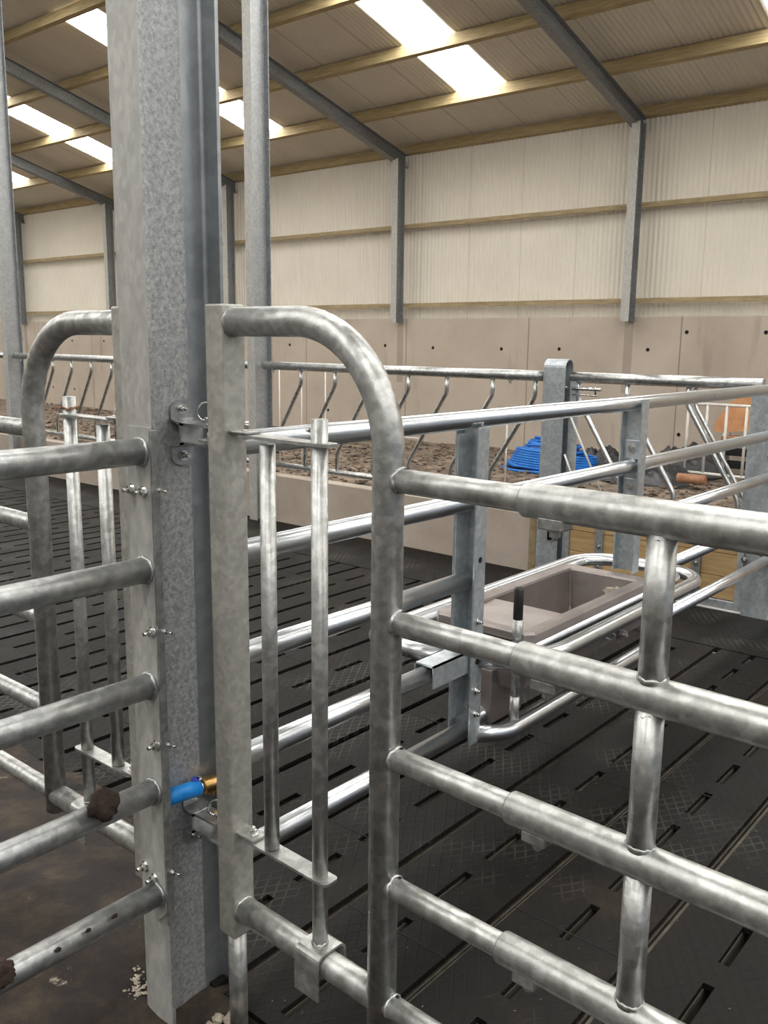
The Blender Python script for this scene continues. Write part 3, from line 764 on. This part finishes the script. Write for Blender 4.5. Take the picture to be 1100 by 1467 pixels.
# feed gate with timber boards
t = thing('feed_gate', 'slant bar feed gate with yellow timber boards low down behind the trough', 'gate', (-2.97, 5.5, 0))
X = lambda x: x + 2.97
bm = BM(); tube(bm, [(0, 0, 1.398), (X(-1.72), 0, 1.398)], .036, 20); OBJ('top_rail', bm, 'feed', t)
bm = BM(); tube(bm, [(0, 0, .535), (X(-1.72), 0, .535)], .026, 16); OBJ('middle_rail', bm, 'feed', t)
bm = BM(); box(bm, -.005, .045, -.025, .025, .0, 1.42, .003); OBJ('gate_stile', bm, 'post', t)
bm = BM(); box(bm, X(-1.775), X(-1.72), -.03, .03, .0, 1.40, .003); OBJ('gate_stile', bm, 'post', t)
bm = BM(); box(bm, .045, X(-1.775), -.03, .03, .015, .065, .003); OBJ('bottom_channel', bm, 'post', t)
for x in (-2.98 + .06, -2.57, -2.165):
    OBJ('neck_bar', neck_bar(X(x), 1), 'bright', t)
bm = neck_bar(X(-2.165) + .045, 1, .012, 1.365, .60); OBJ('sliding_bar', bm, 'bright', t)
zb = .068
for k in range(3):
    bm = BM(); box(bm, .046, X(-1.777), -.010, .025, zb + k * .145, zb + k * .145 + .142, .003); OBJ('timber_board', bm, 'boards', t)
for x in (-2.70, -2.03):
    bm = BM(); box(bm, X(x) - .03, X(x) + .03, -.022, -.012, .06, .53, .002)
    so = OBJ('strap', bm, 'rafter', t)
    for z in (.13, .27, .42):
        bm = BM(); bolt(bm, (X(x), -.022, z), (0, -1, 0), .012, .003); OBJ('bolt', bm, 'zinc', so)
bm = BM(); tube(bm, [(.03, -.05, 1.325), (.24, -.05, 1.325)], .012, 12); tube(bm, [(.20, -.05, 1.34), (.20, -.05, 1.29)], .007, 10); tube(bm, [(.03, -.05, 1.285), (.22, -.05, 1.285)], .006, 10); OBJ('latch_bolt', bm, 'zinc', t)
# diagonal drop rods near the latch
for (a, c) in (((.0, -.06, 1.20), (.30, -.06, .62)), ((.0, -.06, .88), (.12, -.06, .62))):
    bm = BM(); tube(bm, [a, c], .007, 8); OBJ('drop_rod', bm, 'white', t)
# end post of the feed line
t = thing('gate_post', 'wide grey steel channel post at the right edge where the fence ends', 'post', (-1.65, 5.5, 0))
bm = BM(); prism(bm, ibeam(.16, .11, .008, .007), (0.01, -.055, -.05), (1, 0, 0), (0, 1, 0), (0, 0, 1.41)); OBJ('post_section', bm, 'post', t)
for z in (1.16, .98, .60, 1.365, .40):
    bm = BM(); bolt(bm, (.02, -.055, z), (0, -1, 0), .012, .006); OBJ('bolt', bm, 'zinc', t)
bm = BM(); box(bm, -.075, -.065, -.07, .02, .25, .45, .002); bolt(bm, (-.07, -.07, .35), (0, -1, 0), .014, .01); OBJ('hinge_lug', bm, 'zinc', t)
# thin white rods hanging beside the barrier
t = thing('thin_rods', 'pair of thin pale upright rods behind the barrier left of the round topped post', 'rod', (-3.6, 5.62, 0))
for (x, z0, z1) in ((.05, .45, 1.10), (-.18, .45, .80)):
    bm = BM(); tube(bm, [(x, 0, z0), (x, 0, z1)], .007, 8); OBJ('rod', bm, 'white', t)
t = thing('thin_rods', 'three thin pale upright rods in front of the back wall beside the slim column', 'rod', (-6.2, 6.2, 0))
for x in (-.38, -.07, .25):
    bm = BM(); tube(bm, [(x, 0, .15), (x, 0, 1.34)], .006, 8); OBJ('rod', bm, 'white', t)

# ------------------------------------------------------------------ things lying in the feed passage
def gz(x, y): return pground(x, y)
# coil of blue pipe
t = thing('pipe_coil', 'heap of coiled bright blue water pipe against the concrete wall', 'pipe coil', (-6.2, 11.0, gz(-6.2, 11.0)))
bm = BM(); rr = random.Random(3)
pts = []
for k in range(760):
    a = k * 2 * PI / 40; lev = k / 760
    rad = .66 - .42 * lev + .03 * math.sin(a * .37) + rr.uniform(-.008, .008)
    pts.append(V((rad * math.cos(a) * 1.05, rad * math.sin(a) * .8, .03 + .43 * lev + .02 * math.sin(a * 1.3))))
tube(bm, pts, .021, 8); OBJ('pipe', bm, 'bluepipe', t)
bm = BM(); pts = []
for k in range(300):
    a = k * 2 * PI / 38; lev = k / 300; rad = .60 - .10 * lev
    pts.append(V((rad * math.cos(a) * 1.12 + .06, rad * math.sin(a) * .85, .03 + .25 * lev + .04 * math.cos(a + 2))))
tube(bm, pts, .021, 8); OBJ('pipe', bm, 'bluepipe', t)
# crumpled black sheeting
def heap(name, label, cx, cy, sx, sy, h, seed, m, cat):
    bm = BM(); n = 42; g = [[None] * (n + 1) for _ in range(n + 1)]
    for i in range(n + 1):
        for j in range(n + 1):
            u, v = i / n * 2 - 1, j / n * 2 - 1
            e = max(0, 1 - (u * u + v * v) ** 1.2)
            q = V((u * 2.2 + seed, v * 2.2, seed))
            z = h * e ** .6 * (.40 + .45 * abs(noise.noise(q)) + .22 * abs(noise.noise(q * 2.6)) + .05 * noise.noise(q * 6)) + .012
            g[i][j] = bm.verts.new((u * sx * (1 + .15 * noise.noise(V((v * 2, seed, 0)))), v * sy * (1 + .15 * noise.noise(V((u * 2, seed, 5)))), z))
    for i in range(n):
        for j in range(n): bm.faces.new((g[i][j], g[i + 1][j], g[i + 1][j + 1], g[i][j + 1])).smooth = True
    o = OBJ(name, bm, m); o.location = (cx, cy, gz(cx, cy)); return tag(o, label, cat)
heap('plastic_sheet', 'crumpled black plastic sheeting lying under the short reddish brown tube', -4.95, 11.1, .75, .5, .42, 2.0, 'tarp', 'plastic sheet')
heap('plastic_sheet', 'peaked bundle of black plastic sheeting by the concrete wall', -4.65, 12.0, .50, .35, .62, 7.3, 'tarp', 'plastic sheet')
heap('plastic_sheet', 'small dark bundle of sheeting just right of the blue coil', -5.95, 12.0, .42, .3, .40, 4.4, 'tarp', 'plastic sheet')
bm = BM(); tube(bm, [(-.17, 0, 0), (.17, .02, 0)], .06, 20); o = OBJ('cardboard_tube', bm, 'rust'); o.location = (-4.12, 10.75, gz(-4.12, 10.75) + .12); tag(o, 'short reddish brown tube lying on the black sheeting', 'tube')
bm = BM(); tube(bm, [(-.5, 0, 0), (.5, .03, 0)], .016, 10); o = OBJ('pipe_offcut', bm, 'white'); o.location = (-9.9, 12.2, gz(-9.9, 12.2) + .1); tag(o, 'thin pale pipe offcut lying at the foot of the concrete wall', 'pipe')
# white hurdle
t = thing('metal_hurdle', 'white painted metal hurdle with thin bars standing near the wall at right', 'hurdle', (-4.0, 11.6, gz(-4, 11.6)))
for k in range(6):
    x = -.55 + k * .25
    bm = BM(); tube(bm, [(x, 0, .08), (x, 0, 1.02)], .018, 10); OBJ('upright', bm, 'white', t)
for z in (.10, 1.0):
    bm = BM(); tube(bm, [(-.57, 0, z), (.72, 0, z)], .02, 10); OBJ('cross_rail', bm, 'white', t)
# rack with board
t = thing('timber_rack', 'low dark slatted rack standing at the wall under an orange board', 'rack', (-4.05, 12.2, gz(-3.95, 12.2)))
for k in range(3):
    bm = BM(); box(bm, -.22, .45, -.12, .12, .12 + k * .17, .20 + k * .17, .004); OBJ('slat', bm, 'rust' if k == 2 else 'dark', t)
for x in (-.2, .42):
    bm = BM(); box(bm, x, x + .03, -.12, .12, 0, .58, .004); OBJ('leg', bm, 'white', t)
bm = BM(); prism(bm, [(-.22, .02), (-.16, .0), (.3, .05), (.32, .50), (.10, .50), (-.02, .42), (-.12, .28), (-.20, .16)], (0, 0, 0), (1, 0, 0), (0, .12, 1), (0, .02, 0))
o = OBJ('broken_board', bm, 'board'); o.location = (-4.20, 12.2, gz(-3.95, 12.2) + .58); tag(o, 'broken orange brown sheet of board leaning on the low rack', 'board')

# ------------------------------------------------------------------ small foreground things
t = thing('water_hose', 'short bright blue hose pushed onto a brass fitting beside the big column', 'hose', (-1.60, 1.18, .575))
a = V((-.010, -.036, .001)); c = V((-.008, .058, -.008))
bm = BM(); tube(bm, [a, a.lerp(c, .5) + V((0, 0, .001)), c], [.0195, .0195, .0198], 20); OBJ('hose_end', bm, 'hose', t)
d = (c - a).normalized()
bm = BM(); tube(bm, [c - d * .002, c + d * .010], .0150, 18); tube(bm, [c + V((0, .004, .016)), c + V((0, .004, .024))], .006, 8); OBJ('hose_clamp', bm, 'zinc', t)
bm = BM(); tube(bm, [c + V((-.004, -.005, .014)), c + V((-.004, -.005, .024))], .010, 12); OBJ('plastic_tab', bm, 'navy', t)
bm = BM(); pts = []; rad = []
for k in range(16):
    pts.append(c + d * (.010 + k * .0028)); rad.append(.0175 + (.0022 if k % 2 else 0))
tube(bm, pts, rad, 18); tube(bm, [c + d * .05, c + d * .11], .013, 14); box(bm, c.x - .012, c.x + .012, c.y + .035, c.y + .075, c.z - .034, c.z - .012, .003); OBJ('brass_fitting', bm, 'brass', t)
def clod(x, y, z, r, seed, label, sq=(1, 1, 1), name='dung_clod', m='dung'):
    bm = BM(); bmesh.ops.create_icosphere(bm, subdivisions=4, radius=1)
    for v in bm.verts:
        n = v.co.normalized(); q = n * 1.7 + V((seed, 0, 0))
        f = 1 + .30 * noise.noise(q) + .14 * noise.noise(q * 3) + .07 * noise.noise(q * 8)
        v.co = V((n.x * r * sq[0] * f, n.y * r * sq[1] * f, n.z * r * sq[2] * f))
    o = OBJ(name, bm, m, smooth=True); o.location = (x, y, z); return tag(o, label, 'clod' if name == 'dung_clod' else 'rubble')
clod(-1.600, .977, .632, .033, 1.0, 'dark brown dung clod stuck on the fourth rail of the left barrier', (.9, 1, 1.05))
clod(-1.600, .727, .367, .034, 5.0, 'flat dark dung clod at the left picture edge on the lowest barrier rail', (.8, 1.0, .75))
for i, (y, z, r) in enumerate(((.853, .355, .006), (.925, .362, .0055), (.99, .362, .006))):
    clod(-1.596, y, z, r, 9 + i, ['largest dry speck on the lowest barrier rail, nearest the clod', 'middle speck of dirt on the lowest barrier rail', 'speck of dirt on the lowest barrier rail nearest the column'][i], (.6, 1.2, .9))
rr = random.Random(11)
crumbs = [(-1.50, 1.17, .022), (-1.485, 1.23, .026), (-1.40, 1.24, .018), (-1.40, 1.19, .022), (-1.35, 1.215, .014), (-1.52, 1.21, .014), (-1.37, 1.17, .012), (-1.32, 1.20, .010), (-1.45, 1.14, .017)]
for i, (x, y, r) in enumerate(crumbs):
    o = clod(x, y, r * .3, r, 20 + i, 'pale crumb of broken concrete at the foot of the gate post', (1, 1, .7), 'concrete_crumb', 'crumb'); o['group'] = 'concrete crumbs at the foot of the gate post'

bm = BM()
for (cx, cy, rx, ry, n) in ((-1.745, 1.09, .05, .05, 46), (-1.80, 1.16, .10, .035, 60), (-1.74, 1.14, .03, .03, 22), (-2.02, 1.12, .05, .02, 20), (-2.0, 1.03, .02, .03, 16), (-1.27, 1.21, .12, .03, 60), (-1.42, 1.16, .09, .04, 40)):
    for q in range(n):
        a = rr.uniform(0, 6.283); d = rr.random() ** .6; r = rr.uniform(.0025, .009) * (1.15 - .6 * d)
        x = cx + rx * d * math.cos(a); y = cy + ry * d * math.sin(a)
        z = (.0 if (x < -1.72 or x > -1.40) else -.012) + .004
        R3 = Matrix.Rotation(rr.uniform(0, 6.3), 3, 'Z')
        vs = [bm.verts.new(V((x, y, z + r * .3)) + R3 @ V((e[0] * r * rr.uniform(.8, 1.6), e[1] * r * rr.uniform(.7, 1.2), e[2] * r * .6))) for e in ((1, 0, 0), (0, 1, 0), (-1, 0, 0), (0, -1, 0), (0, 0, 1), (0, 0, -1))]
        for a_, b_ in ((0, 1), (1, 2), (2, 3), (3, 0)):
            bm.faces.new((vs[a_], vs[b_], vs[4])); bm.faces.new((vs[b_], vs[a_], vs[5]))
g = OBJ('concrete_dust', bm, 'crumb'); g['kind'] = 'stuff'; tag(g, 'pale spilled concrete grit scattered on the dark floor round the column foot', 'grit')

# ------------------------------------------------------------------ light and colour
w = bpy.data.worlds.new('world'); SC.world = w; w.use_nodes = True
bg = w.node_tree.nodes['Background']; bg.inputs[0].default_value = (.80, .88, 1.0, 1); bg.inputs[1].default_value = 0.5
SC.view_settings.view_transform = 'Standard'; SC.view_settings.look = 'None'; SC.view_settings.gamma = 1; SC.view_settings.use_curve_mapping = False
SC.view_settings.exposure = -0.38
SC.cycles.max_bounces = 8; SC.cycles.diffuse_bounces = 5; SC.cycles.glossy_bounces = 4
SC.cycles.use_denoising = True
SC.cycles.sample_clamp_indirect = 8
